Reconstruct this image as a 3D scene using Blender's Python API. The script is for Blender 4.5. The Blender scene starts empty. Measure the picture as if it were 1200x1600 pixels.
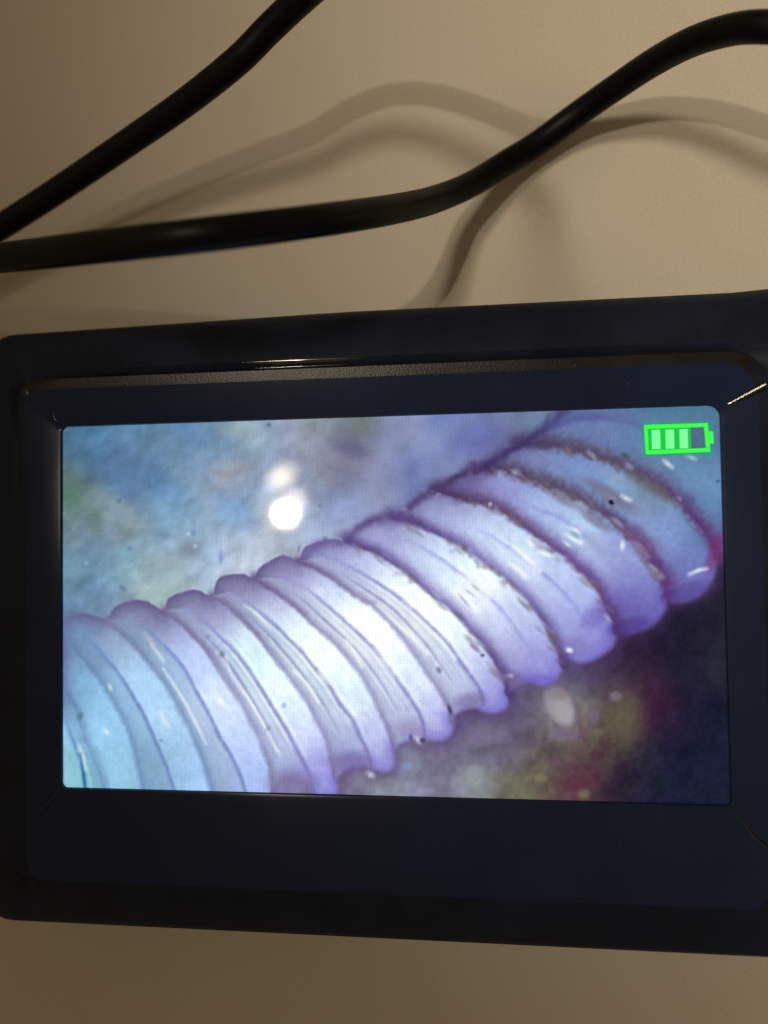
import bpy, bmesh, math, random
import numpy as np
from mathutils import Vector, Matrix

random.seed(7)
rng = np.random.default_rng(11)
MM = 0.001                                   # everything below is written in millimetres
C = bpy.context.scene.collection
SC = bpy.context.scene
ZS = 20.0                                    # height of the display glass above the table

# ------------------------------------------------------------------ camera
def euler_matrix(a):
    cx, cy, cz = np.cos(a); sx, sy, sz = np.sin(a)
    Rx = np.array([[1, 0, 0], [0, cx, -sx], [0, sx, cx]])
    Ry = np.array([[cy, 0, sy], [0, 1, 0], [-sy, 0, cy]])
    Rz = np.array([[cz, -sz, 0], [sz, cz, 0], [0, 0, 1]])
    return Rz @ Ry @ Rx
CAM_R = euler_matrix(np.array([3.11839819e-02, 1.25428020e-01, -1.40253297e-02]))
CAM_P = np.array([15.50, 9.44, 113.573 + ZS])
FPX = 1250.0                                 # focal length in pixels of a 1200 x 1600 picture
cam = bpy.data.cameras.new('camera')
cam.sensor_fit = 'VERTICAL'
cam.sensor_height = 7.68; cam.sensor_width = 5.76
cam.lens = FPX / 1600 * 7.68
cam.clip_start = 0.002; cam.clip_end = 50
cam.dof.use_dof = True
cam.dof.focus_distance = 0.1145
cam.dof.aperture_fstop = 1.75
co = bpy.data.objects.new('camera', cam); C.objects.link(co)
m4 = Matrix.Identity(4)
for i in range(3):
    for j in range(3): m4[i][j] = CAM_R[i, j]
    m4[i][3] = CAM_P[i] * MM
co.matrix_world = m4
SC.camera = co

def at(u, v, z):                             # a point seen at (u, v) of the photograph, z mm above the table
    d = CAM_R @ np.array([(u - 600) / FPX, -(v - 800) / FPX, -1.0])
    return CAM_P + d * ((z - CAM_P[2]) / d[2])
def seen(P):                                 # the reverse, for an array of points in mm
    c = (np.asarray(P, float) - CAM_P) @ CAM_R
    return np.stack([600 + FPX * c[..., 0] / -c[..., 2], 800 - FPX * c[..., 1] / -c[..., 2]], -1)

# ------------------------------------------------------------------ light
w = bpy.data.worlds.new('World'); SC.world = w; w.use_nodes = True
bg = w.node_tree.nodes['Background']
bg.inputs[0].default_value = (1.0, 0.73, 0.42, 1); bg.inputs[1].default_value = 0.18
SC.view_settings.view_transform = 'Standard'; SC.view_settings.look = 'None'
SC.view_settings.exposure = 0; SC.view_settings.gamma = 1

def lamp(name, direction, dist, power, radius, color, aim, cone, blend=1.0):
    l = bpy.data.lights.new(name, 'SPOT')
    l.energy = power; l.shadow_soft_size = radius * MM; l.color = color
    l.spot_size = math.radians(cone); l.spot_blend = blend
    o = bpy.data.objects.new(name, l); C.objects.link(o)
    d = Vector(direction).normalized()
    o.location = Vector((-14, 2, ZS)) * MM + d * dist * MM
    o.rotation_euler = (Vector(aim) * MM - o.location).to_track_quat('-Z', 'Y').to_euler()
    return o
WARM = (1.0, 0.88, 0.68)
AIM = (150, 92, 0)
lamp('room_lamp', (-0.244, 0.042, 0.969), 1200, 14.0, 9.5, WARM, AIM, 20.3)
lamp('glare_shape_light', (-0.230, 0.061, 0.970), 1200, 1.0, 5, WARM, AIM, 20.3)  # added light that makes the main lamp's glare on the glass less round
lamp('second_room_lamp', (-0.222, 0.262, 0.94), 1200, 28, 95, WARM, AIM, 20.3)
def shaded_lamp():                           # a weaker lamp, half hidden by its shade
    l = bpy.data.lights.new('shaded_room_lamp', 'AREA'); l.shape = 'ELLIPSE'
    l.size = 44 * MM; l.size_y = 20 * MM; l.energy = 0.22; l.color = (1.0, 0.86, 0.62)
    o = bpy.data.objects.new('shaded_room_lamp', l); C.objects.link(o)
    d = Vector((-0.249, 0.091, 0.965)).normalized()
    o.location = Vector((-14, 2, ZS)) * MM + d * 1.2
    o.rotation_euler = ((-d).to_track_quat('-Z', 'Y').to_matrix() @ Matrix.Rotation(math.radians(-35), 3, 'Z')).to_euler()
shaded_lamp()

# ------------------------------------------------------------------ helpers
def tag(o, label=None, cat=None, group=None, kind=None):
    if label: o['label'] = label
    if cat: o['category'] = cat
    if group: o['group'] = group
    if kind: o['kind'] = kind
    return o
def mesh_obj(name, verts, faces, mat, parent=None, smooth=True):
    me = bpy.data.meshes.new(name)
    me.from_pydata([tuple(np.asarray(v, float) * MM) for v in verts], [], faces)
    me.update()
    bm = bmesh.new(); bm.from_mesh(me); bmesh.ops.recalc_face_normals(bm, faces=bm.faces); bm.to_mesh(me); bm.free()
    if smooth:
        me.polygons.foreach_set('use_smooth', [True] * len(me.polygons))
        try: me.set_sharp_from_angle(angle=math.radians(32))
        except Exception: pass
    o = bpy.data.objects.new(name, me); C.objects.link(o)
    if mat: me.materials.append(mat)
    if parent: o.parent = parent
    return o
def nodes_of(name):
    m = bpy.data.materials.new(name); m.use_nodes = True
    nt = m.node_tree
    return m, nt, nt.nodes['Principled BSDF']
def N(nt, t, **kw):
    n = nt.nodes.new(t)
    for k, v in kw.items(): setattr(n, k, v)
    return n
def noise(nt, coord, scale, detail=3, rough=0.55):
    n = N(nt, 'ShaderNodeTexNoise'); n.inputs['Scale'].default_value = scale
    n.inputs['Detail'].default_value = detail; n.inputs['Roughness'].default_value = rough
    nt.links.new(coord, n.inputs['Vector']); return n
def ramp(nt, fac, stops):
    r = N(nt, 'ShaderNodeValToRGB')
    el = r.color_ramp.elements
    while len(el) < len(stops): el.new(0.5)
    for e, (p, c) in zip(el, stops): e.position = p; e.color = (*c, 1)
    nt.links.new(fac, r.inputs[0]); return r
def plastic(name, color, rough, grain_scale, bump, spec=0.5, var=0.35):
    m, nt, b = nodes_of(name)
    tc = N(nt, 'ShaderNodeTexCoord')
    n1 = noise(nt, tc.outputs['Object'], grain_scale, 2)
    n2 = noise(nt, tc.outputs['Object'], 90, 4)
    lo = tuple(c * (1 - var) for c in color); hi = tuple(c * (1 + var) for c in color)
    r = ramp(nt, n2.outputs['Fac'], [(0.3, lo), (0.7, hi)])
    nt.links.new(r.outputs[0], b.inputs['Base Color'])
    mr = N(nt, 'ShaderNodeMapRange'); mr.inputs['To Min'].default_value = rough * 0.8; mr.inputs['To Max'].default_value = rough * 1.25
    nt.links.new(n2.outputs['Fac'], mr.inputs['Value']); nt.links.new(mr.outputs[0], b.inputs['Roughness'])
    bp = N(nt, 'ShaderNodeBump'); bp.inputs['Strength'].default_value = bump; bp.inputs['Distance'].default_value = 0.0002
    nt.links.new(n1.outputs['Fac'], bp.inputs['Height']); nt.links.new(bp.outputs[0], b.inputs['Normal'])
    b.inputs['Specular IOR Level'].default_value = spec
    return m

# ------------------------------------------------------------------ materials
def table_material():
    m, nt, b = nodes_of('cream laminate')
    tc = N(nt, 'ShaderNodeTexCoord')
    n1 = noise(nt, tc.outputs['Object'], 2900, 2, 0.6)
    n2 = noise(nt, tc.outputs['Object'], 18, 3)
    r1 = ramp(nt, n1.outputs['Fac'], [(0.22, (0.485, 0.436, 0.37)), (0.78, (0.655, 0.592, 0.505))])
    r2 = ramp(nt, n2.outputs['Fac'], [(0.3, (0.93, 0.92, 0.90)), (0.7, (1, 1, 1))])
    mx = N(nt, 'ShaderNodeMix', data_type='RGBA', blend_type='MULTIPLY'); mx.inputs[0].default_value = 1
    nt.links.new(r1.outputs[0], mx.inputs[6]); nt.links.new(r2.outputs[0], mx.inputs[7])
    nt.links.new(mx.outputs[2], b.inputs['Base Color'])
    b.inputs['Roughness'].default_value = 0.55; b.inputs['Specular IOR Level'].default_value = 0.3
    bp = N(nt, 'ShaderNodeBump'); bp.inputs['Strength'].default_value = 0.12; bp.inputs['Distance'].default_value = 0.0001
    nt.links.new(n1.outputs['Fac'], bp.inputs['Height']); nt.links.new(bp.outputs[0], b.inputs['Normal'])
    return m
M_table = table_material()
M_house = plastic('textured black plastic', (0.0085, 0.0120, 0.026), 0.5, 3200, 0.28, spec=0.13)
M_trim = plastic('grained black plastic trim', (0.010, 0.010, 0.011), 0.28, 3600, 0.14, spec=0.25)
M_bezel = plastic('glossy black plastic', (0.0115, 0.0190, 0.054), 0.17, 1500, 0.015, spec=0.18, var=0.10)
M_ridge = plastic('polished black plastic edge', (0.006, 0.006, 0.007), 0.115, 1500, 0.0, spec=1.0)
M_cable = plastic('black rubber', (0.003, 0.003, 0.0035), 0.40, 1800, 0.03, spec=0.11)

# ------------------------------------------------------------------ table
def build_table():
    L = 420.0; n = 12
    v = []; f = []
    xs = np.linspace(-L, L, n); ys = np.linspace(-L, L, n)
    for y in ys:
        for x in xs: v.append((x, y, 0))
    for j in range(n - 1):
        for i in range(n - 1):
            a = j * n + i; f.append((a, a + 1, a + n + 1, a + n))
    # apron edge 25 mm thick
    k = len(v); v += [(-L, -L, -25), (L, -L, -25), (L, L, -25), (-L, L, -25)]
    c = [0, n - 1, n * n - 1, n * (n - 1)]
    f.append((k + 3, k + 2, k + 1, k))
    rows = [list(range(0, n)), list(range(n - 1, n * n, n)), list(range(n * n - 1, n * (n - 1) - 1, -1)), list(range(n * (n - 1), -1, -n))]
    for q, r in enumerate(rows): f.append(tuple(r[::-1]) + (k + q, k + (q + 1) % 4))
    o = mesh_obj('tabletop', v, f, M_table, smooth=False)
    tag(o, 'plain cream tabletop under the monitor and cables', kind='structure')
build_table()

# ------------------------------------------------------------------ the picture shown on the display
def kernel(ctrl, X, Y, s=42.0):
    num = np.zeros(X.shape + (3,)); den = np.zeros(X.shape)
    for x, y, r, g, b in ctrl:
        d2 = (X - x) ** 2 + (Y - y) ** 2
        k = np.exp(-d2 / (2 * s * s)) + 2e-4 / (1 + d2 / 2e4)
        num += k[..., None] * np.array((r, g, b), float); den += k
    return num / den[..., None]
def smooth_line(P, n=6):
    P = np.asarray(P, float)
    if len(P) < 3: return P
    out = []
    Q = np.vstack([2 * P[0] - P[1], P, 2 * P[-1] - P[-2]])
    for i in range(1, len(Q) - 2):
        p0, p1, p2, p3 = Q[i - 1:i + 3]
        for t in np.linspace(0, 1, n, endpoint=False):
            out.append(0.5 * (2 * p1 + (p2 - p0) * t + (2 * p0 - 5 * p1 + 4 * p2 - p3) * t * t + (3 * p1 - p0 - 3 * p2 + p3) * t ** 3))
    out.append(P[-1])
    return np.array(out)
def near_line(P, X, Y):                      # distance to, side of and position along a line
    best = np.full(X.shape, 1e9); tt = np.zeros(X.shape); side = np.zeros(X.shape)
    seg = np.linalg.norm(np.diff(P, axis=0), axis=1); tot = seg.sum(); acc = 0
    for a, b, l in zip(P[:-1], P[1:], seg):
        if l < 1e-6: continue
        d = (b - a) / l
        s = np.clip((X - a[0]) * d[0] + (Y - a[1]) * d[1], 0, l)
        ex = X - a[0] - s * d[0]; ey = Y - a[1] - s * d[1]
        dd = np.hypot(ex, ey); k = dd < best
        best[k] = dd[k]; tt[k] = ((acc + s) / tot)[k]
        side[k] = (d[0] * ey - d[1] * ex)[k]
        acc += l
    return best, tt, side
def inside(P, X, Y):
    r = np.zeros(X.shape, bool); n = len(P)
    for i in range(n):
        x0, y0 = P[i]; x1, y1 = P[(i + 1) % n]
        if y0 == y1: continue
        c = ((y0 > Y) != (y1 > Y)) & (X < (x1 - x0) * (Y - y0) / (y1 - y0) + x0)
        r ^= c
    return r
def sstep(x): x = np.clip(x, 0, 1); return x * x * (3 - 2 * x)
def value_noise(X, Y, s, seed):
    g = np.random.default_rng(seed).random((200, 200))
    x = X / s + 37.3; y = Y / s + 11.7
    i = np.floor(x).astype(int); j = np.floor(y).astype(int)
    u = sstep(x - i); v = sstep(y - j); i %= 199; j %= 199
    return (g[j, i] * (1 - u) + g[j, i + 1] * u) * (1 - v) + (g[j + 1, i] * (1 - u) + g[j + 1, i + 1] * u) * v

BACK = [(110,675,62,118,160),(150,690,72,128,172),(210,690,70,125,178),(300,680,78,132,188),(240,720,82,132,180),(180,730,78,122,180),
 (120,720,70,118,150),(112,770,88,124,112),(140,760,88,122,122),(160,790,118,150,172),(130,820,112,140,150),(200,750,70,115,178),(230,770,82,135,185),
 (250,800,112,165,200),(200,830,122,146,160),(150,860,104,146,176),(120,900,96,150,180),(140,940,92,142,188),(200,890,112,165,198),(230,850,118,160,190),
 (270,870,150,172,182),(300,830,118,165,202),(350,800,136,172,212),(300,740,112,152,190),(360,745,142,150,172),(340,700,118,160,195),(400,680,140,170,195),
 (260,920,150,185,190),(240,915,160,190,185),(300,900,158,185,205),(340,870,160,185,225),(400,850,172,196,230),(410,810,158,180,212),(440,840,150,172,205),
 (480,820,150,175,228),(460,700,138,150,188),(500,680,132,150,178),(540,700,118,122,158),(555,710,100,100,140),(520,740,122,128,165),(560,660,110,128,140),
 (520,790,138,158,212),(560,780,130,148,205),(600,700,128,142,202),(600,760,124,135,192),(660,690,118,140,200),(660,740,112,124,190),(720,700,110,126,196),
 (700,660,118,140,200),(760,670,104,122,185),(800,650,100,125,178),(780,690,88,92,180),(850,645,92,120,168),(640,660,132,145,205),(480,760,130,150,190),(380,770,120,155,205),
 (200,960,100,140,190),(110,955,92,130,185),(390,890,170,190,230),(450,870,150,165,200)]
BELOW = [(430,1228,142,138,182),(470,1225,140,132,178),(540,1215,118,105,150),(560,1230,130,135,158),(600,1225,128,130,152),(640,1180,118,112,150),(660,1200,122,115,150),
 (630,1210,135,150,185),(700,1180,110,100,140),(740,1215,132,142,150),(700,1230,120,115,145),(760,1160,112,104,138),(800,1120,98,86,132),(790,1180,108,98,138),(830,1100,100,92,130),
 (870,1085,125,125,135),(880,1110,150,148,158),(890,1130,140,138,140),(860,1150,100,92,110),(850,1180,96,88,88),(800,1225,112,108,88),(850,1220,110,106,70),
 (830,1240,110,108,72),(880,1200,92,78,70),(880,1230,100,50,80),(910,1200,92,40,72),(905,1235,110,60,70),(930,1170,80,50,62),(930,1130,98,88,78),
 (960,1090,98,88,80),(975,1110,102,94,76),(970,1140,96,88,66),(960,1060,72,50,80),(1000,1060,68,34,66),(1020,1100,66,28,66),(1030,1120,52,26,60),(940,1050,76,56,108),
 (900,1060,84,76,122),(1000,1020,46,26,58),(960,1035,56,34,80),(1050,1000,34,26,54),(1070,1050,34,30,56),(1080,980,34,30,54),(1110,960,34,32,50),(1120,1030,38,38,56),
 (1100,1120,26,28,58),(1120,1200,27,31,62),(1050,1200,26,29,62),(1000,1220,28,28,62),(960,1220,40,28,60),(990,1170,34,28,60),(1030,1160,30,28,60),(940,1240,60,40,64),(1120,1250,28,32,56),(720,1120,92,76,132)]
HOSE = [(110,1000,120,170,212),(110,1080,122,180,226),(150,1130,138,198,240),(130,1220,125,190,210),(190,1200,138,198,238),(130,980,110,130,180),
 (190,990,150,180,218),(230,1060,158,204,242),(250,1120,162,208,246),(290,1200,150,195,242),(240,1200,126,170,198),(210,950,125,118,165),
 (290,960,158,165,220),(310,1020,182,202,250),(340,1100,205,225,255),(360,1160,185,205,250),(390,1220,160,185,246),(280,935,120,112,158),
 (360,930,165,165,215),(420,970,200,218,246),(400,1020,206,240,246),(440,1080,226,248,255),(470,1140,202,216,250),(500,1200,160,160,232),(510,1235,150,150,235),(350,910,125,115,165),
 (440,900,165,160,220),(500,940,205,220,246),(540,990,242,254,255),(490,1010,236,255,250),(560,1080,215,236,250),(600,1150,185,195,240),(595,1190,158,158,225),(420,890,125,115,165),
 (510,860,148,142,212),(560,870,182,196,236),(620,910,226,240,252),(600,1000,242,254,255),(650,960,248,255,252),(640,1050,216,232,250),(690,1130,162,160,222),(650,1100,200,215,246),
 (590,830,165,160,225),(650,850,190,210,246),(700,870,202,226,246),(740,920,238,250,252),(720,970,238,255,252),(740,1040,190,205,248),(775,1090,150,150,235),(700,1040,212,226,246),
 (690,800,175,190,240),(760,820,190,215,246),(800,870,216,236,250),(820,950,195,210,246),(840,1000,165,175,240),(850,1050,138,132,224),(780,980,190,196,240),(800,1040,150,145,192),
 (780,760,150,150,225),(840,800,160,185,236),(890,830,176,205,240),(900,900,180,195,240),(900,960,170,185,246),(930,1000,138,132,224),(890,1000,140,140,205),(640,800,125,115,175),
 (830,720,122,132,192),(900,740,116,145,205),(960,780,124,172,218),(980,860,150,160,222),(1000,920,130,135,215),(980,970,85,70,160),(720,760,105,85,150),
 (900,680,105,125,186),(1030,830,122,150,212),(1080,900,118,130,202),(1060,925,90,85,165),(1000,690,85,130,176),(1060,740,95,140,190),(1110,780,95,146,190),
 (1110,680,76,126,166),(1120,830,84,114,174),(950,670,108,130,190),(1060,650,78,130,165),(1020,760,110,125,150)]
TOP = [(96,968),(130,958),(165,966),(180,948),(203,939),(228,939),(256,953),(262,936),(282,926),(305,921),(331,930),(338,908),(352,899),(380,897),(398,903),(404,889),(430,872),(445,868),(467,874),
 (475,857),(490,849),(515,842),(540,843),(558,822),(585,810),(612,808),(640,788),(662,772),(685,767),(712,742),(745,734),(780,704),(813,692),(845,672),(885,636),(1145,620)]
LOW = [(1145,850),(1121,866),(1114,900),(1098,924),(1075,937),(1050,938),(1042,925),(1038,952),(1018,976),(986,988),(972,986),(964,988),(955,1010),(930,1028),(905,1034),(884,1024),(879,1040),(868,1060),(850,1069),
 (826,1062),(806,1070),(794,1085),(790,1104),(775,1112),(757,1110),(740,1104),(720,1108),(706,1120),(706,1142),(690,1155),(668,1154),(650,1150),(628,1158),(616,1170),(614,1195),(602,1204),(585,1200),(566,1195),(540,1200),(526,1214),(524,1240),(494,1242),(482,1222),(455,1212),(432,1222),(424,1240),(424,1262),(96,1262)]
EL = [  # each rib: where its lit face ends, then the thin line on the far side of the valley
 ([(104,1086),(119,1105),(127,1127),(138,1161),(147,1181),(160,1213),(167,1240)], [(99,1120),(104,1131),(114,1157),(123,1179),(130,1205),(135,1240)], 'a'),
 ([(100,988),(117,1015),(138,1040),(160,1070),(182,1107),(197,1137),(208,1170),(216,1205),(224,1240)], [(128,986),(151,1010),(171,1034),(182,1046),(203,1079),(225,1116),(244,1159),(260,1196),(275,1240)], 'a'),
 ([(166,968),(182,984),(203,1002),(225,1028),(236,1042),(253,1064),(268,1088),(286,1122),(301,1153),(312,1181),(320,1205),(331,1242)], [(212,966),(225,978),(255,1006),(286,1041),(307,1079),(333,1127),(343,1149),(362,1181),(376,1210),(386,1242)], 'b'),
 ([(256,953),(281,973),(307,1000),(325,1021),(343,1050),(369,1088),(386,1119),(401,1149),(412,1175),(421,1201),(426,1240)], [(290,950),(303,958),(325,976),(351,1001),(367,1017),(390,1047),(408,1075),(425,1103),(443,1132),(460,1162),(473,1188),(482,1207),(492,1242)], 'c'),
 ([(331,931),(356,947),(382,973),(404,997),(417,1015),(430,1032),(445,1050),(462,1073),(479,1097),(492,1125),(508,1155),(516,1184),(524,1220)], [(358,925),(373,932),(395,947),(430,976),(451,997),(471,1017),(495,1047),(516,1073),(531,1099),(551,1123),(564,1153),(575,1175),(581,1200)], 'c'),
 ([(397,903),(417,917),(443,934),(469,956),(490,978),(513,997),(538,1024),(560,1050),(580,1085),(597,1121),(610,1150),(615,1172)], [(440,904),(460,911),(482,921),(508,943),(538,969),(568,997),(588,1017),(614,1054),(634,1080),(651,1106),(660,1126),(664,1150)], 'd'),
 ([(466,876),(490,887),(516,902),(538,919),(564,937),(586,950),(612,978),(634,1005),(655,1035),(677,1067),(690,1087),(701,1108),(705,1128)], [(505,870),(525,876),(551,887),(588,909),(619,930),(647,954),(673,978),(697,1002),(716,1028),(733,1052),(751,1078),(756,1098)], 'd'),
 ([(540,845),(560,854),(586,863),(608,876),(634,893),(655,911),(681,934),(707,954),(729,978),(751,1002),(768,1025),(780,1045),(788,1060),(793,1085)], [(620,840),(650,850),(681,867),(712,889),(733,906),(755,926),(777,945),(794,965),(807,982),(822,1004),(834,1025),(838,1050)], 'e'),
 ([(612,808),(640,815),(670,828),(700,842),(725,854),(750,873),(777,893),(800,912),(818,930),(838,955),(854,980),(866,1003),(876,1025),(879,1040)], [(730,820),(770,838),(800,858),(830,880),(860,905),(885,930),(905,955),(922,985),(926,1015)], 'e'),
 ([(683,768),(722,779),(761,789),(787,800),(818,822),(843,840),(871,860),(895,880),(917,900),(932,918),(945,942),(957,965),(963,987)], [(800,775),(840,795),(880,812),(920,842),(945,865)], 'f'),
 ([(745,735),(790,733),(819,744),(863,760),(907,780),(947,805),(979,832),(1004,856),(1022,882),(1036,905),(1040,928)], [(900,745),(950,765),(1000,800)], 'g'),
 ([(813,694),(863,695),(907,705),(942,716),(979,731),(1017,752),(1046,772),(1070,792),(1093,822),(1112,850),(1119,870)], [(960,690),(1030,700),(1090,735)], 'g')]

def paint(X, Y):
    def desat(im, k):
        lu = im @ np.array((.3, .6, .1)); return lu[..., None] + k * (im - lu[..., None])
    img = desat(kernel(BACK, X, Y, 24) * 1.01 + 2, .66)
    # blotches of the pale rough ground behind the hose
    b1 = value_noise(X + 0.5 * Y, Y - 0.4 * X, 26, 3) - 0.5; b2 = value_noise(X, Y, 11, 4) - 0.5; b3 = value_noise(X, Y, 55, 5) - 0.5
    def grit(sc, seed): return value_noise(X, Y, sc, seed) - value_noise(X + sc * .3, Y + sc * .3, sc, seed)
    g1 = .35 * grit(7, 81) + .8 * grit(14, 82) + 1.0 * grit(28, 83)
    img *= (1 + 0.14 * g1 * sstep((620 - X) / 260))[..., None]
    img *= (1 + 0.13 * b1 + 0.06 * b2 * sstep((760 - X) / 300))[..., None]
    img += (b3 * 26)[..., None] * np.array((0.6, 0.3, -0.3))
    def blend(mask, col):
        nonlocal img
        img = img * (1 - mask[..., None]) + np.array(col, float) * mask[..., None]
    def blob(x, y, rx, ry, ang, col, a, soft=1.0):
        c, s = math.cos(math.radians(ang)), math.sin(math.radians(ang))
        u = ((X - x) * c + (Y - y) * s) / rx; v = (-(X - x) * s + (Y - y) * c) / ry
        d = np.sqrt(u * u + v * v)
        blend(a * sstep((1 + soft * 0.5 - d) / soft), col)
    def stroke(P, wid, cols, als, side=None, rag=0.0, seed=1):
        P = smooth_line(P, 4)
        x0, y0 = P.min(0) - 4 * wid; x1, y1 = P.max(0) + 4 * wid
        k = (X > x0) & (X < x1) & (Y > y0) & (Y < y1)
        if not k.any(): return
        xx, yy = X[k], Y[k]
        d, t, sd = near_line(P, xx, yy)
        if rag: d = np.abs(d + rag * wid * (value_noise(xx, yy, 7, seed) - 0.5))
        ww = np.full(d.shape, float(wid))
        if side: ww = np.where(sd > 0, wid * side[0], wid * side[1])
        g = np.exp(-(d / ww) ** 2)
        ts = np.linspace(0, 1, len(als)); a = np.interp(t, ts, als)
        tc = np.linspace(0, 1, len(cols)); cc = np.stack([np.interp(t, tc, [c[i] for c in cols]) for i in range(3)], -1)
        # rounded ends
        a = a * g
        img[k] = img[k] * (1 - a[:, None]) + cc * a[:, None]
    for x, y, r, g, b, a, rx, ry, an in [(165,740,70,112,168,.3,60,22,35),(250,755,76,118,176,.25,70,20,38),(330,690,82,126,186,.25,60,20,20),(185,800,130,160,180,.5,22,14,60),
        (148,815,92,120,110,.5,12,28,-15),(112,775,84,120,96,.5,14,30,0),(250,880,150,168,172,.5,30,16,20),(300,860,122,130,150,.35,16,14,0),(270,905,168,196,196,.5,22,14,-40),
        (200,860,120,172,200,.4,16,18,0),(330,862,170,196,232,.5,14,12,0),(345,870,118,140,190,.55,4,10,0),(300,833,100,130,180,.5,6,4,0),(350,742,150,140,150,.5,16,8,20),(548,702,98,96,132,.6,26,12,15),
        (565,662,112,120,112,.6,14,18,0),(535,745,118,116,150,.4,22,30,10),(500,735,140,140,150,.3,30,10,40),(700,655,98,122,190,.4,40,14,-10),(735,690,104,108,190,.3,36,22,-20),(365,800,120,160,212,.4,40,20,40)]:
        blob(x, y, rx, ry, an, (r, g, b), a, 1.3)
    for x, y, c in [(295,834,(205,230,240)),(380,884,(220,235,245)),(305,853,(190,215,235)),(186,783,(70,105,120)),(203,857,(92,112,140)),(190,917,(84,96,140)),(193,921,(100,110,150)),(135,880,(150,195,210)),(500,790,(110,115,160)),(420,664,(60,80,110))]:
        blob(x, y, 3.6, 3.2, 0, c, .5, 1.4)
    # under the hose
    low = desat(kernel(BELOW, X, Y, 24), .66)
    reg = np.exp(-(((X - 930) / 110) ** 2 + ((Y - 1165) / 85) ** 2)) * sstep((1020 - X + .15 * (Y - 1100)) / 60 + .5)
    mixn = sstep((value_noise(X, Y, 17, 84) * .6 + value_noise(X, Y, 7, 85) * .4 - .36) / .28)
    deb = np.array((104, 94, 66), float) * (1 - mixn[..., None]) + np.array((88, 38, 62), float) * mixn[..., None]
    low = low * (1 - .3 * reg[..., None]) + desat(deb, .8) * .3 * reg[..., None]
    low *= (1 + 0.08 * g1 * (1 - .6 * sstep((X - 1020) / 60)))[..., None]
    low *= (1 + 0.20 * (value_noise(X, Y, 22, 21) - 0.5) + 0.13 * (value_noise(X, Y, 9, 22) - 0.5))[..., None]
    edge = np.vstack([smooth_line(TOP, 3), smooth_line(LOW, 4)])
    mid = np.array([(96, 990), (500, 900), (900, 760), (1145, 700)], float)
    line_y = np.interp(X, [96, 420, 700, 900, 1145], [1150, 1080, 950, 830, 720])
    below = sstep((Y - line_y) / 20)
    img = img * (1 - below[..., None]) + low * below[..., None]
    blob(874, 1102, 20, 34, -28, (156, 152, 160), .9, .45); blob(880, 1112, 12, 20, -28, (172, 166, 164), .6, 1)
    blob(962, 1088, 9, 8, 0, (128, 120, 140), .7, 1); blob(928, 1120, 9, 12, 0, (120, 108, 132), .6, 1); blob(740, 1214, 15, 17, 0, (146, 158, 158), .7, .9)
    blob(636, 1196, 8, 7, 0, (150, 170, 225), .8, 1); blob(640, 1188, 16, 16, 0, (128, 140, 150), .4, 1); blob(975, 1128, 34, 40, 20, (100, 92, 70), .45, .8); blob(912, 1240, 9, 8, 0, (128, 126, 84), .6, 1.2)
    blob(845, 1215, 10, 7, 0, (130, 126, 92), .6, 1); blob(885, 1148, 20, 10, 10, (118, 104, 140), .5, 1); blob(905, 1222, 30, 14, -20, (88, 40, 58), .5, 1.2); blob(1018, 1108, 18, 34, 8, (66, 28, 58), .4, 1.2)
    blob(875, 1085, 12, 8, 0, (130, 120, 110), .4, 1); blob(610, 1226, 24, 12, 0, (140, 144, 150), .4, 1); blob(770, 1140, 60, 14, -10, (126, 118, 140), .3, 1)
    # hose body
    ring = np.vstack([edge, edge[:1]])
    wob = 1.6 * (value_noise(X, Y, 6, 31) - 0.5)
    d, t, s = near_line(ring, X, Y)
    sd = np.where(inside(edge, X, Y), d, -d) + wob * sstep((760 - X) / 250 + 0.2)
    # dark contact line round the hose
    blend(0.7 * np.exp(-np.clip(-sd, 0, None) / 12) * (sd <= 5) * below, (84, 62, 116))
    hose = kernel(HOSE, X, Y, 30)
    hose = desat(hose, .80); hose = 255 * (np.clip(hose * 1.05, 0, 262) / 255) ** 1.02
    hose *= (1 + 0.05 * (value_noise(X, Y, 24, 41) - 0.5) + 0.05 * (value_noise(X, Y, 8, 42) - 0.5))[..., None]
    soft = 4.5 + 11 * below
    mh = sstep(sd / soft + 0.5)
    img = img * (1 - mh[..., None]) + hose * mh[..., None]
    up = sstep((line_y - Y) / 60)
    img *= (1 - .20 * (np.exp(-np.clip(sd, 0, None) / 24) * up * mh))[..., None]
    rim = np.exp(-(sd / 14) ** 2) * mh * (X < 860) * (1 - 0.5 * below)
    blend(0.42 * rim * sstep((line_y - Y) / 60), (100, 84, 140))
    rimb = np.exp(-(sd / 16) ** 2) * mh * sstep((Y - line_y) / 30)
    blend(0.55 * rimb * sstep((X - 380) / 120), (112, 100, 196))
    keep = img.copy()
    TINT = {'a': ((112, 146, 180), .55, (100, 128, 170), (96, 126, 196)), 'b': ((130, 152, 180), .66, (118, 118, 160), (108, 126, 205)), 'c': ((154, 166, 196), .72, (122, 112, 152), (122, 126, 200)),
            'd': ((168, 174, 206), .72, (106, 90, 136), (126, 126, 200)), 'e': ((140, 136, 205), .60, (88, 66, 132), (138, 140, 216)), 'f': ((104, 92, 160), .55, (100, 66, 120), (132, 132, 205)), 'g': ((84, 90, 140), .45, (88, 66, 100), (100, 130, 190))}
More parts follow.
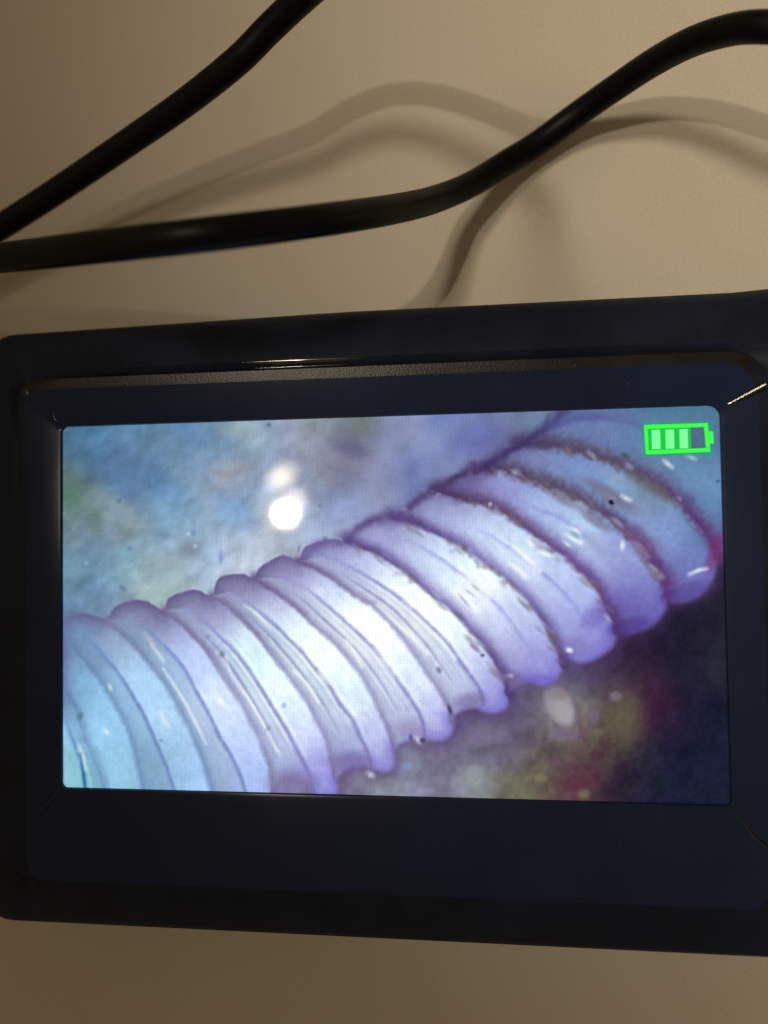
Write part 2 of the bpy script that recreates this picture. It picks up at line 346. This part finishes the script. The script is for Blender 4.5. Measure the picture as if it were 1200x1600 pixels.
    for i, (E, L, k) in enumerate(EL):
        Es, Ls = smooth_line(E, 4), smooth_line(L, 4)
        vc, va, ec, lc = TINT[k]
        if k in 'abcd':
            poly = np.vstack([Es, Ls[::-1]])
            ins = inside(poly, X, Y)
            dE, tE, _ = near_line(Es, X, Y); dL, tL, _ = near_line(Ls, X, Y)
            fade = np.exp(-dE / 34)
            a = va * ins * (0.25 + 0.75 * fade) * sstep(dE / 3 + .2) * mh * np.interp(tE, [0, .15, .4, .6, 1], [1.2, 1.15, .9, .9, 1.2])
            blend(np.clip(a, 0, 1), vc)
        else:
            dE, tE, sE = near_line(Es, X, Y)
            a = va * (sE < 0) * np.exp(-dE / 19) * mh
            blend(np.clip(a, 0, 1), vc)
        if k in 'ab':
            stroke(E, 4.2, [ec, (108, 134, 176), (104, 132, 184)], [.75, .5, .42, .5], side=(0.9, 2.0), rag=.5, seed=50 + i)
            stroke(L, 3.2, [lc, (100, 116, 172)], [.1, .55, .62, .62, .5], side=(1.4, .8), rag=.5, seed=70 + i)
        elif k in 'cd':
            stroke(E, 4.4, [ec, (124, 116, 156), (148, 146, 190), (148, 146, 192), (114, 100, 146)], [.85, .74, .62, .58, .58, .6], side=(0.8, 1.9), rag=.6, seed=50 + i)
            stroke(L, 3.5, [lc, (120, 122, 184), (114, 102, 168)], [.05, .52, .58, .56, .56], side=(1.3, .8), rag=.6, seed=70 + i)
            n_ = min(len(Es), len(Ls)); ie = np.linspace(0, len(Es) - 1, 12).astype(int); il = np.linspace(0, len(Ls) - 1, 12).astype(int)
            Mid = (Es[ie] * .52 + Ls[il] * .48)[2:-2]
            stroke(Mid, 2.2, [(112, 108, 160), (128, 128, 188)], [.1, .5, .45, .4, .1], side=(1.6, .8), rag=.7, seed=130 + i)
            stroke(Mid + np.array((-3.6, 2.4)), 1.7, [(248, 252, 255)], [.05, .25, .45, .35, .1], rag=.7, seed=140 + i)
            for fr, al in ((.74, .12),):
                Q = (Es[ie] * (1 - fr) + Ls[il] * fr)[3:-2]
                stroke(Q, 1.6, [(118, 118, 164), (136, 138, 184)], [.0, al, al * .8, al, .1], rag=.9, seed=int(150 + i + 20 * fr))
                stroke(Q + np.array((-2.8, 1.8)), 1.3, [(246, 250, 255)], [.0, al, al * 1.2, al, .1], rag=.9, seed=int(170 + i + 20 * fr))
            stroke([(x - 5, y + 3) for x, y in L[2:-3]], 1.7, [(250, 254, 255)], [.1, .6, .7, .3], rag=.5, seed=110 + i)
            stroke([(x + 6, y - 4) for x, y in L[3:-2]], 2.0, [(250, 254, 255)], [.1, .45, .5, .2], rag=.5, seed=120 + i)
        elif k == 'e':
            stroke(E, 5.0, [ec, (96, 80, 134), (126, 116, 178), (122, 112, 172), (92, 74, 130), (78, 58, 112)], [.88, .85, .75, .68, .78, .85], side=(0.8, 2.6), rag=.45, seed=50 + i)
            stroke(L, 3.0, [lc], [.05, .4, .5, .35, .15], side=(1.6, .8), rag=.6, seed=70 + i)
        elif k == 'f':
            stroke(E, 6.0, [(74, 54, 92), (96, 70, 112), (104, 74, 140), (84, 54, 110)], [.92, .9, .82, .85, .9], side=(0.8, 2.6), rag=.6, seed=50 + i)
            stroke(L, 4.0, [lc], [.0, .35, .35, .1], rag=.6, seed=70 + i)
        else:
            stroke(E, 7.5, [(74, 56, 96), (84, 74, 92), (88, 72, 104), (84, 56, 110), (96, 50, 110)], [.9, .92, .88, .85, .88], side=(1.0, 2.2), rag=.9, seed=50 + i)
            stroke(L, 5.0, [lc], [.0, .25, .25, .0], rag=.6, seed=70 + i)
    # the far end: dark notch line and the last rib
    stroke([(760,728),(800,702),(830,684),(860,664),(884,640)], 7, [(62, 48, 100), (70, 70, 110)], [.8, .85, .85], side=(1, 1.2), rag=.5, seed=91)
    stroke([(640,792),(668,770),(700,752),(740,730)], 7, [(74, 56, 100)], [.6, .75, .75], rag=.5, seed=92)
    stroke([(546,838),(575,815),(612,806),(640,812),(655,818)], 8, [(92, 74, 124)], [.4, .8, .75, .7], rag=.6, seed=93)
    stroke([(476,870),(500,850),(535,846)], 7, [(110, 96, 156)], [.5, .6, .5], rag=.6, seed=94)
    stroke([(862,668),(900,655),(950,654),(994,664),(1040,690),(1090,730),(1130,765)], 5, [(82, 82, 146), (84, 112, 150)], [.7, .6, .45, .2, .1, .1], side=(1, 2.2), rag=.3, seed=95)
    # dirt along the far ribs
    for i in range(240):
        j = random.choice((7, 8, 8, 9, 9, 10, 10, 11)); P = smooth_line(EL[j][0], 6); q = P[random.randint(4, len(P) - 6)]
        o = random.uniform(-3, 11)
        blob(q[0] - o * 0.5 + random.uniform(-3, 3), q[1] + o, random.uniform(4, 13), random.uniform(2, 4.5), 40, random.choice(((112, 98, 104), (118, 100, 118), (104, 98, 104), (128, 112, 140), (190, 202, 230))), random.uniform(.15, .45), 1.4)
    blob(955, 775, 46, 11, 33, (112, 96, 116), .55, 1.2); blob(1015, 760, 46, 10, 32, (98, 98, 92), .5, 1.2); blob(880, 778, 30, 9, 28, (112, 100, 110), .5, 1.2); blob(930, 812, 26, 9, 34, (104, 84, 110), .5, 1.2)
    blob(1002, 850, 30, 16, 45, (120, 88, 128), .45, 1.2); blob(930, 850, 26, 12, 40, (150, 160, 190), .4, 1.2); blob(955, 785, 4.5, 3.5, 30, (28, 30, 52), .9, .8); blob(977, 712, 8, 3, 30, (60, 84, 78), .6, 1)
    blob(958, 745, 30, 7, 30, (150, 150, 190), .3, 1.2); blob(930, 962, 26, 14, -40, (92, 66, 160), .35, 1.3); blob(985, 978, 30, 12, -15, (70, 48, 120), .5, 1.2); blob(1075, 925, 40, 14, -15, (80, 60, 130), .5, 1.2)
    blob(845, 1062, 26, 8, 0, (112, 96, 196), .5, 1.2); blob(800, 1060, 22, 12, 20, (112, 98, 146), .6, 1.2); blob(735, 1095, 24, 12, -10, (120, 108, 150), .55, 1.2); blob(1118, 862, 10, 34, 20, (120, 50, 104), .55, 1.2)
    blob(640, 1140, 24, 16, 10, (150, 138, 182), .55, 1.2); blob(548, 1190, 30, 16, 0, (116, 98, 156), .6, 1.2); blob(455, 1222, 36, 18, 0, (134, 126, 172), .75, 1.2); blob(900, 1010, 22, 16, 20, (128, 116, 180), .5, 1.2); blob(990, 940, 30, 18, 30, (112, 96, 180), .35, 1.3)
    # wet glints
    W = (250, 254, 255)
    for P, wd, a in [([(255,1044),(279,1081),(297,1112),(312,1142),(322,1163)], 2.4, .65), ([(237,1008),(248,1022),(256,1034)], 3, .5), ([(351,1021),(362,1056),(384,1086),(401,1112),(418,1142),(434,1173)], 2.2, .6), ([(460,1049),(482,1071),(497,1097)], 2.6, .8),
        ([(382,946),(400,958),(422,982)], 2.4, .7), ([(497,1050),(512,1068)], 2.4, .7), ([(337,1088),(350,1103)], 3.4, .95), ([(420,1058),(440,1083)], 4.5, .95), ([(250,1112),(262,1135)], 3.4, .5), ([(163,1140),(168,1146)], 3.2, .7), ([(170,1070),(174,1078)], 2.6, .6),
        ([(540,1000),(552,1016),(566,1042)], 2.2, .85), ([(586,1012),(600,1036),(616,1060)], 2.4, .7), ([(590,946),(618,972),(648,1000),(668,1022)], 3.2, .85), ([(628,940),(650,962),(690,1002),(712,1030)], 2.4, .75),
        ([(720,900),(740,914),(762,934)], 4.2, .95), ([(712,922),(728,936),(744,950)], 4.8, .95), ([(748,893),(765,905),(778,916)], 3.6, .95), ([(803,856),(822,872),(843,892)], 4.2, .95), ([(797,880),(810,890),(822,903)], 4.0, .9), ([(826,843),(833,852)], 3.8, .8),
        ([(843,862),(858,868)], 3.4, .85), ([(884,834),(896,842),(908,848)], 3.4, .85), ([(893,825),(905,832)], 3, .8), ([(972,775),(984,782)], 3.4, .75), ([(1037,720),(1050,730)], 3.4, .7), ([(1074,712),(1086,717)], 3.6, .6), ([(1078,897),(1092,891),(1104,889)], 3.2, .85),
        ([(973,846),(972,858)], 3, .7), ([(880,845),(890,853)], 2.4, .6), ([(480,985),(500,1004),(522,1028)], 7, .55), ([(510,960),(545,995),(575,1030)], 10, .35), ([(640,935),(680,965),(715,1000)], 10, .4), ([(580,985),(610,1012)], 9, .5),
        ([(123,1166),(128,1180),(133,1200)], 3.6, .6), ([(225,990),(240,1006)], 4, .3), ([(432,1170),(440,1180)], 2, .4), ([(886,1014),(892,1017)], 3.4, .8), ([(650,1152),(656,1160)], 3.6, .75), ([(576,1208),(582,1212)], 4, .7), ([(795,1055),(800,1056)], 3, .5)]:
        stroke(P, wd * 1.1, [W], [a * .5, a * .9, a * .6], rag=.4, seed=int(P[0][0]))
    stroke([(126,1178),(129,1200),(134,1238)], 2.2, [(20, 110, 130)], [.4, .7, .8]); stroke([(136,1200),(142,1225),(146,1240)], 2.6, [(150, 225, 220)], [.6, .5, .4])
    for x, y, rx, ry, an, c, a in [(125,1119,5,8,20,(70,104,124),.75),(347,1022,5,6,40,(92,116,110),.7),(419,1138,4,5,40,(112,128,120),.6),(444,1102,4,5,0,(112,124,190),.6),(325,995,4,4,0,(126,122,170),.6),(252,1157,4,3,0,(84,110,160),.5),(130,1156,8,6,0,(120,138,165),.6),
        (642,1152,3,5,0,(50,60,140),.9),(660,1157,5,4,-20,(44,36,72),.9),(703,1109,3,9,-20,(40,32,60),.9),(686,1047,4,6,-30,(96,76,112),.8),(742,1012,4,12,-48,(110,78,128),.85),(754,1024,4,3,0,(60,50,84),.9),(707,861,6,4,0,(176,170,215),.7),(760,800,8,5,30,(150,140,200),.5),
        (766,788,3,4,0,(232,238,250),.8),(685,772,5,3,0,(180,170,205),.6),(632,795,5,3,0,(165,155,190),.5),(898,836,9,5,35,(118,150,170),.6),(814,1012,3,3,0,(130,140,190),.5),(890,1016,5,4,0,(230,240,250),.6),(467,858,2.5,6,15,(100,88,130),.8),(508,842,3,5,-20,(96,90,130),.7),(1122,752,4,3,0,(50,70,100),.7),(734,926,2,10,-50,(150,160,190),.8),(743,918,2,9,-50,(140,150,185),.7),(725,938,2,14,-42,(120,126,180),.8)]:
        blob(x, y, rx * .9, ry * .9, an, c, a * .6, 1.2)
    # fine fibres on the lit ribs, running along them
    fib = value_noise(X * 0.80 - Y * 0.60, (X * 0.60 + Y * 0.80) * 0.12, 4.0, 61) - 0.5
    img += (fib * 12 * mh * sstep((hose.mean(-1) - 185) / 50))[..., None] * np.array((1, .9, .6))
    # battery symbol: dark cell behind it and the glow of its green
    bx = np.clip(np.minimum(np.minimum(X - 1001, 1117 - X), np.minimum(Y - 656, 717 - Y)) / 8, 0, 1)
    blend(0.55 * bx, (40, 170, 110)); blend(((X > 1078) & (X < 1101) & (Y > 666) & (Y < 703)) * 0.85, (84, 104, 138))
    # picture noise of the little camera and the LCD's own cells
    n = value_noise(X, Y, 3.2, 71) - 0.5
    img += (n * 6)[..., None]
    bl = img.copy()
    for ax in (0, 1):
        bl = sum(np.roll(bl, k, ax) for k in range(-3, 4)) / 7
    img = img + (0.12 + 0.22 * mh)[..., None] * (img - bl)
    return np.clip(img, 4, 255)

NX, NY = 480, 272
HX, HY = 47.52, 26.93
def build_display(parent):
    ex, ey = HX + 0.35, HY + 0.35
    xs = np.linspace(-ex, ex, NX + 1); ys = np.linspace(-ey, ey, NY + 1)
    GX, GY = np.meshgrid(xs, ys)
    P = np.stack([GX, GY, np.full(GX.shape, ZS)], -1)
    uv = seen(P)
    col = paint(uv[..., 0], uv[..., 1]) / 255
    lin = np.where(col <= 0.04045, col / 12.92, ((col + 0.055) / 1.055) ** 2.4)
    me = bpy.data.meshes.new('display')
    idx = np.arange((NX + 1) * (NY + 1)).reshape(NY + 1, NX + 1)
    F = np.stack([idx[:-1, :-1], idx[:-1, 1:], idx[1:, 1:], idx[1:, :-1]], -1).reshape(-1, 4)
    me.from_pydata((P.reshape(-1, 3) * MM).tolist(), [], F.tolist())
    at_ = me.color_attributes.new('picture', 'FLOAT_COLOR', 'POINT')
    lin = np.clip(lin - np.array((.0062, .0048, .003)), .0005, None)   # the room reflected in the glass adds this much
    rgba = np.ones((lin.size // 3, 4), np.float32); rgba[:, :3] = lin.reshape(-1, 3)
    at_.data.foreach_set('color', rgba.ravel())
    me.update()
    m, nt, b = nodes_of('lit lcd behind glass')
    vc = N(nt, 'ShaderNodeVertexColor'); vc.layer_name = 'picture'
    tc = N(nt, 'ShaderNodeTexCoord'); sp = N(nt, 'ShaderNodeSeparateXYZ'); nt.links.new(tc.outputs['Object'], sp.inputs[0])
    def wave(out, pitch, amt):
        a = N(nt, 'ShaderNodeMath', operation='MULTIPLY'); a.inputs[1].default_value = 2 * math.pi / (pitch * MM); nt.links.new(out, a.inputs[0])
        s = N(nt, 'ShaderNodeMath', operation='SINE'); nt.links.new(a.outputs[0], s.inputs[0])
        k = N(nt, 'ShaderNodeMath', operation='MULTIPLY_ADD'); k.inputs[1].default_value = amt; k.inputs[2].default_value = 1; nt.links.new(s.outputs[0], k.inputs[0])
        return k.outputs[0]
    wx = wave(sp.outputs[0], 2 * HX / NX, 0.14); wy = wave(sp.outputs[1], 2 * HY / NY, 0.10)
    mu = N(nt, 'ShaderNodeMath', operation='MULTIPLY'); nt.links.new(wx, mu.inputs[0]); nt.links.new(wy, mu.inputs[1])
    nt.links.new(vc.outputs['Color'], b.inputs['Emission Color']); nt.links.new(mu.outputs[0], b.inputs['Emission Strength'])
    b.inputs['Base Color'].default_value = (0.004, 0.004, 0.006, 1); b.inputs['Roughness'].default_value = 0.045
    b.inputs['Specular IOR Level'].default_value = 0.2
    me.materials.append(m)
    o = bpy.data.objects.new('display', me); C.objects.link(o); o.parent = parent
    o['label'] = 'lit display showing a pale ribbed hose'
    # the battery symbol
    def glow(name, rgb, k=1.0):
        g, nt2, b2 = nodes_of(name)
        c = [((v / 255 + 0.055) / 1.055) ** 2.4 * k for v in rgb]
        b2.inputs['Base Color'].default_value = (0.004, 0.006, 0.004, 1); b2.inputs['Emission Color'].default_value = (*c, 1); b2.inputs['Emission Strength'].default_value = 1
        b2.inputs['Roughness'].default_value = 0.05
        return g
    G1, G2, G3 = glow('green symbol', (62, 255, 76)), glow('pale green bar', (128, 255, 158)), glow('deep green cell', (12, 200, 66))
    def quad(name, pts, z, mat):
        P4 = [at(u, v, ZS + z) for u, v in pts]
        return mesh_obj(name, P4, [(0, 1, 2, 3)], mat, o, smooth=False)
    out = [at(*p, ZS + 0.04) for p in [(1006, 664), (1106, 661), (1110, 706), (1009, 710)]]
    inn = [at(*p, ZS + 0.04) for p in [(1012, 670), (1100, 667), (1103, 700), (1014, 704)]]
    mesh_obj('battery_outline', out + inn, [(0, 1, 5, 4), (1, 2, 6, 5), (2, 3, 7, 6), (3, 0, 4, 7)], G1, o, smooth=False)
    quad('battery_terminal', [(1107.5, 674), (1114, 674), (1115.5, 693), (1109, 693)], .04, G1)
    cell = [at(*p, ZS + 0.03) for p in [(1012, 670), (1079, 668), (1080, 701), (1014, 704)]]
    mesh_obj('battery_charge_field', cell, [(0, 1, 2, 3)], G3, o, smooth=False)
    for x0, x1 in ((1018, 1031.5), (1039.5, 1053), (1061.5, 1074.5)):
        s = -0.03 * (x0 - 1018)
        quad('battery_bar', [(x0, 672 + s), (x1, 671.6 + s), (x1 + .8, 701.5 + s), (x0 + .8, 702 + s)], .06, G2)
    return o

# ------------------------------------------------------------------ the monitor
def ring(l, r, b, t, z, rad, flare=0.0, seg=7):
    """closed outline: rounded rectangle, radii (TL, TR, BR, BL); flare widens the right end like the grip"""
    pts = []
    def corner(cx, cy, R, a0):
        for i in range(seg + 1):
            a = math.radians(a0 - 90 * i / seg); pts.append([cx + R * math.cos(a), cy + R * math.sin(a), z])
    def fl(x): return flare * (float(sstep(np.array((x - 50) / 34.0))) - .27 * max(0, -x - 5) / 55)
    TL, TR, BR, BL = rad
    tl = t + fl(l + TL)
    corner(l + TL, tl - TL, TL, 180)
    for k in range(1, 24):
        x = l + TL + (r - TR - l - TL) * k / 24; pts.append([x, t + fl(x), z])
    T2 = t + fl(r)
    corner(r - TR, T2 - TR, TR, 90)
    for k in range(1, 8): pts.append([r, T2 - TR + (b + BR - T2 + TR) * k / 8, z])
    corner(r - BR, b + BR, BR, 0)
    for k in range(1, 24): pts.append([r - BR + (l + BL - r + BR) * k / 24, b, z])
    corner(l + BL, b + BL, BL, -90)
    for k in range(1, 8): pts.append([l, b + BL + (tl - TL - b - BL) * k / 8, z])
    return pts
def loft(name, rings, mat, parent, cap_last=False, cap_first=False, second=None, where=None):
    v = []; f = []; n = len(rings[0])
    for r in rings: v += r
    for k in range(len(rings) - 1):
        for i in range(n):
            j = (i + 1) % n
            f.append((k * n + i, k * n + j, (k + 1) * n + j, (k + 1) * n + i))
    if cap_last: f.append(tuple(range((len(rings) - 1) * n, len(rings) * n)))
    if cap_first: f.append(tuple(range(n - 1, -1, -1)))
    o = mesh_obj(name, v, f, mat, parent)
    if second:                               # a band of another finish
        o.data.materials.append(second)
        for p in o.data.polygons:
            if where(p.center / MM): p.material_index = 1
    return o

def tube(name, path, rad, mat, parent=None, seg=14, caps=True):
    path = [Vector(p) for p in path]; n = len(path)
    v = []; f = []
    up = Vector((0, 0, 1))
    for i, p in enumerate(path):
        t = (path[min(i + 1, n - 1)] - path[max(i - 1, 0)]).normalized()
        s = t.cross(up).normalized(); u = s.cross(t).normalized()
        r = rad[i] if isinstance(rad, (list, tuple)) else rad
        for k in range(seg):
            a = 2 * math.pi * k / seg
            v.append(p + (s * math.cos(a) + u * math.sin(a)) * r)
    for i in range(n - 1):
        for k in range(seg):
            j = (k + 1) % seg
            f.append((i * seg + k, i * seg + j, (i + 1) * seg + j, (i + 1) * seg + k))
    if caps: f.append(tuple(range(seg - 1, -1, -1))); f.append(tuple(range((n - 1) * seg, n * seg)))
    return mesh_obj(name, v, f, mat, parent)

def build_monitor():
    root = bpy.data.objects.new('handheld_monitor', None); C.objects.link(root)
    tag(root, 'black handheld inspection monitor lying flat with its screen lit', 'monitor')
    build_display(root)
    Z = ZS
    def sides(r, l, t, rt, bt):              # a different height along each side of the recess
        for p in r:
            d = [(abs(p[0] + 53), l), (abs(p[1] - 32.5), t), (abs(p[0] - 52.3), rt), (abs(p[1] + 40.2), bt)]
            ws = [1 / (q + 0.05) ** 2 for q, _ in d]
            p[2] += sum(wv * h for wv, (_, h) in zip(ws, d)) / sum(ws)
        return r
    R1 = (1.0, 1.6, .8, .8)
    lip = [ring(-HX, HX, -HY, HY, Z + .02, R1), ring(-HX - .12, HX + .12, -HY - .12, HY + .12, Z + .42, R1), ring(-HX - .5, HX + .5, -HY - .5, HY + .5, Z + .5, (1.2, 1.8, 1, 1))]
    bez = lip + [sides(ring(-53.0, 52.3, -40.2, 32.5, Z + .5, (2.6, 4.8, 3.4, 3.0)), .12, .85, .62, .75)]
    loft('bezel', bez, M_bezel, root)
    # only the upper side has a grained band and a crest; along the other sides the face rolls straight off
    tr = [bez[-1], sides(ring(-53.3, 52.6, -40.5, 32.75, Z, (2.8, 5.0, 3.6, 3.2)), .62, 1.38, 1.12, 1.24),
          sides(ring(-54.1, 53.5, -41.1, 34.0, Z, (3.2, 5.4, 4, 3.6)), .56, 1.50, 1.06, 1.18), sides(ring(-54.4, 53.8, -41.4, 34.35, Z, (3.4, 5.6, 4, 3.8)), .52, 1.25, 1.02, 1.14)]
    loft('bezel_trim', tr, M_house, root, second=M_trim, where=lambda c: c.y > 32.3)
    O = [tr[-1]]
    def outer(k, z, rr=(5, 10, 10, 5), fl=4.0):   # k = 0 at the crest, 1 at the outermost outline; z = left, top, right, bottom
        lerp = lambda a, b: a + (b - a) * k
        r = ring(lerp(-55.0, -62.2), lerp(54.4, 98), lerp(-42.0, -48.2), lerp(34.95, 43.4), Z, rr, fl * k)
        if isinstance(z, tuple): r = sides(r, *z)
        else:
            for p in r: p[2] += z
        O.append(r)
    outer(0.00, (.46, 1.85, .98, 1.06), (3.6, 5.8, 4.2, 4)); outer(0.045, (.42, 2.06, .95, 1.0), (3.7, 6, 4.4, 4)); outer(0.10, (.38, 1.98, .92, .94), (3.8, 6, 4.6, 4.1)); outer(0.45, (-.1, 1.1, .6, .35), (4.4, 8, 7, 4.6)); outer(0.74, (-.7, 0.0, .2, -.4), (4.8, 10, 9, 4.9))
    outer(0.88, -1.2); outer(0.96, -2.4); outer(1.0, -4.2); outer(1.0, -8.8)
    loft('front_shell', O, M_house, root)
    B = []
    for g, z in ((-0.35, -8.8), (-0.35, -9.3), (0.0, -9.4), (0.0, -15.5), (-0.8, -18.2), (-3.2, -20.0)):
        B.append(ring(-62.2 - g, 98 + g, -48.2 - g, 43.4 + g, Z + z, (5, 10, 10, 5), 4.0))
    loft('back_shell', B, M_house, root, cap_last=True)
    # the raised guard that starts on the lower edge towards the grip
    gp = []
    for x in np.linspace(35.2, 90, 14):
        gp.append((x, -48.25, Z - 5.2))
    tube('edge_guard', gp, [.55] + [.72] * 12 + [.5], M_house, root, seg=10)
    # rounded ridges on the bezel's mitred corners, raised and tilted to catch the lamp
    def fin(path, rads, z0, name='corner_glint_ridge'):                 # a standing rib with a rounded top
        v = []; f = []; n = len(path); K = 9
        path = [Vector(p) for p in path]
        for i, p in enumerate(path):
            t = path[min(i + 1, n - 1)] - path[max(i - 1, 0)]; t.z = 0; t.normalize(); sd = Vector((-t.y, t.x, 0)); r = rads[i]
            v.append(Vector((p.x, p.y, z0)) - sd * r)
            for k in range(K):
                a = math.pi * (1 - k / (K - 1)); v.append(p + sd * r * math.cos(a) + Vector((0, 0, r * (math.sin(a) - 1))))
            v.append(Vector((p.x, p.y, z0)) + sd * r)
        m = K + 2
        for i in range(n - 1):
            for k in range(m - 1): f.append((i * m + k, i * m + k + 1, (i + 1) * m + k + 1, (i + 1) * m + k))
        f.append(tuple(range(m))); f.append(tuple(range(n * m - 1, (n - 1) * m - 1, -1)))
        mesh_obj(name, v, f, M_ridge, root)
    fin([(x, 35.15, ZS + 2.22 - .2 * abs(x + 10) / 9) for x in np.linspace(-19, -1, 14)], [.04, .16, .3, .4] + [.44] * 6 + [.4, .3, .16, .04], ZS + 1.3, 'crest_glint_bead')  # added bead, shaped to catch the lamp as a short bright streak
    fin([(x, 34.36, ZS + 1.55 - .1 * abs(x + 10) / 9) for x in np.linspace(-17, -3, 14)], [.02, .06, .1] + [.13] * 8 + [.1, .06, .02], ZS + 1.1, 'crest_glint_bead')  # second added bead, for the thinner streak beside it
    fin([(48.5, 26.95, Z + .62), (49.8, 27.6, Z + 1.04), (51.4, 28.4, Z + 1.55), (53.0, 29.2, Z + 2.05)], [.18, .38, .46, .46], Z + .3)
    fin([(47.9, -27.9, Z + .66), (48.8, -28.8, Z + .98), (49.7, -30.2, Z + 1.42), (51.0, -31.5, Z + 2.0), (52.4, -32.6, Z + 2.5)], [.08, .14, .17, .15, .12], Z + .3)
    fin([(-48.2, 27.6, Z + .62), (-48.6, 28.5, Z + .72), (-49.2, 29.6, Z + .85), (-49.9, 30.6, Z + .97)], [.06, .10, .10, .06], Z + .2)
    fin([(-48.1, -27.6, Z + .64), (-49.2, -28.8, Z + .82), (-50.4, -30.2, Z + 1.1)], [.05, .09, .06], Z + .2)
    # lint and dust on the face
    from mathutils.bvhtree import BVHTree
    spots = []
    for o in list(root.children):
        if o.name.split('.')[0] in ('bezel', 'bezel_trim', 'front_shell'):
            bm = bmesh.new(); bm.from_mesh(o.data); spots.append(BVHTree.FromBMesh(bm)); bm.free()
    v = []; f = []
    def speck(x, y, a, b, ang):
        hit = [t.ray_cast(Vector((x, y, 60)) * MM, Vector((0, 0, -1))) for t in spots]
        hit = [h for h in hit if h[0] is not None]
        if not hit: return
        z = max(h[0].z for h in hit) / MM
        k = len(v); c, sn = math.cos(ang), math.sin(ang)
        for p, q in ((-a, 0), (0, -b), (a, 0), (0, b)): v.append((x + p * c - q * sn, y + p * sn + q * c, z + .01))
        v.append((x, y, z + .05)); f.extend([(k, k + 1, k + 4), (k + 1, k + 2, k + 4), (k + 2, k + 3, k + 4), (k + 3, k, k + 4), (k + 3, k + 2, k + 1, k)])
    P = at(898, 571, ZS + 1.4); speck(P[0], P[1], .13, .11, .3)
    P = at(981, 600, ZS + .9); speck(P[0], P[1], .09, .08, .3)
    for _ in range(150):
        x, y = random.uniform(-60, 62), random.uniform(-48, 42)
        if abs(x) < HX + 1 and abs(y) < HY + 1: continue
        if random.random() < .2: speck(x, y, random.uniform(.15, .4), .02, random.uniform(0, 3.1))
        else: speck(x, y, random.uniform(.02, .06), random.uniform(.02, .05), random.uniform(0, 3.1))
    d = mesh_obj('dust', v, f, plastic('grey lint', (.16, .15, .14), .8, 900, 0.0, spec=.1), root, smooth=False)
    d['kind'] = 'stuff'
    return root
build_monitor()

# ------------------------------------------------------------------ the two runs of cable
RAD = 2.0
def cable(name, knots, label, rise=()):
    pts = np.array([at(u, v, z) for u, v, z in knots] + [np.array(r, float) for r in rise])
    P = smooth_line(pts, 12)
    return tag(tube(name, [tuple(p) for p in P], RAD, M_cable, seg=18), label, 'cable', 'black cables above the monitor')
cable('cable', [(-420, 440, 16), (-200, 422, 25), (0, 403, 34), (150, 386, 42), (300, 369, 45.5), (450, 351, 41), (560, 336, 32), (640, 322, 21), (690, 308, 13), (740, 286, 8), (790, 255, 5), (840, 224, 3.6), (900, 180, 5), (960, 138, 9), (1020, 98, 14), (1080, 66, 19.5), (1140, 47, 24), (1190, 42, 27), (1240, 48, 28), (1310, 75, 26), (1400, 140, 18), (1480, 230, 8)],
      'black cable that swoops across and rises to the right edge, just above the monitor')
P_TURN = at(690, -106, 48); P_LAMP = np.array((-307.0, 52.0, 1183.0))  # the far point is the main room lamp's position
cable('cable', [(-330, 560, 8), (-180, 470, 9), (-60, 393, 10), (20, 343, 11), (100, 291, 12.5), (200, 223, 15.5), (290, 160, 19), (370, 96, 23), (420, 46, 25), (468, 0, 27.5), (510, -36, 31), (556, -68, 36), (615, -92, 42), (690, -106, 48)],
      'straight black cable running diagonally across the top left corner',
      rise=[P_TURN + (P_LAMP - P_TURN) * q + np.array((0, dy, 0)) for q, dy in ((.008, .6), (.022, 0), (.05, 0), (.1, 0), (.2, 0), (.35, 0), (.5, 0))])      # unseen rise, invented along the lamp's ray to keep its shadow small
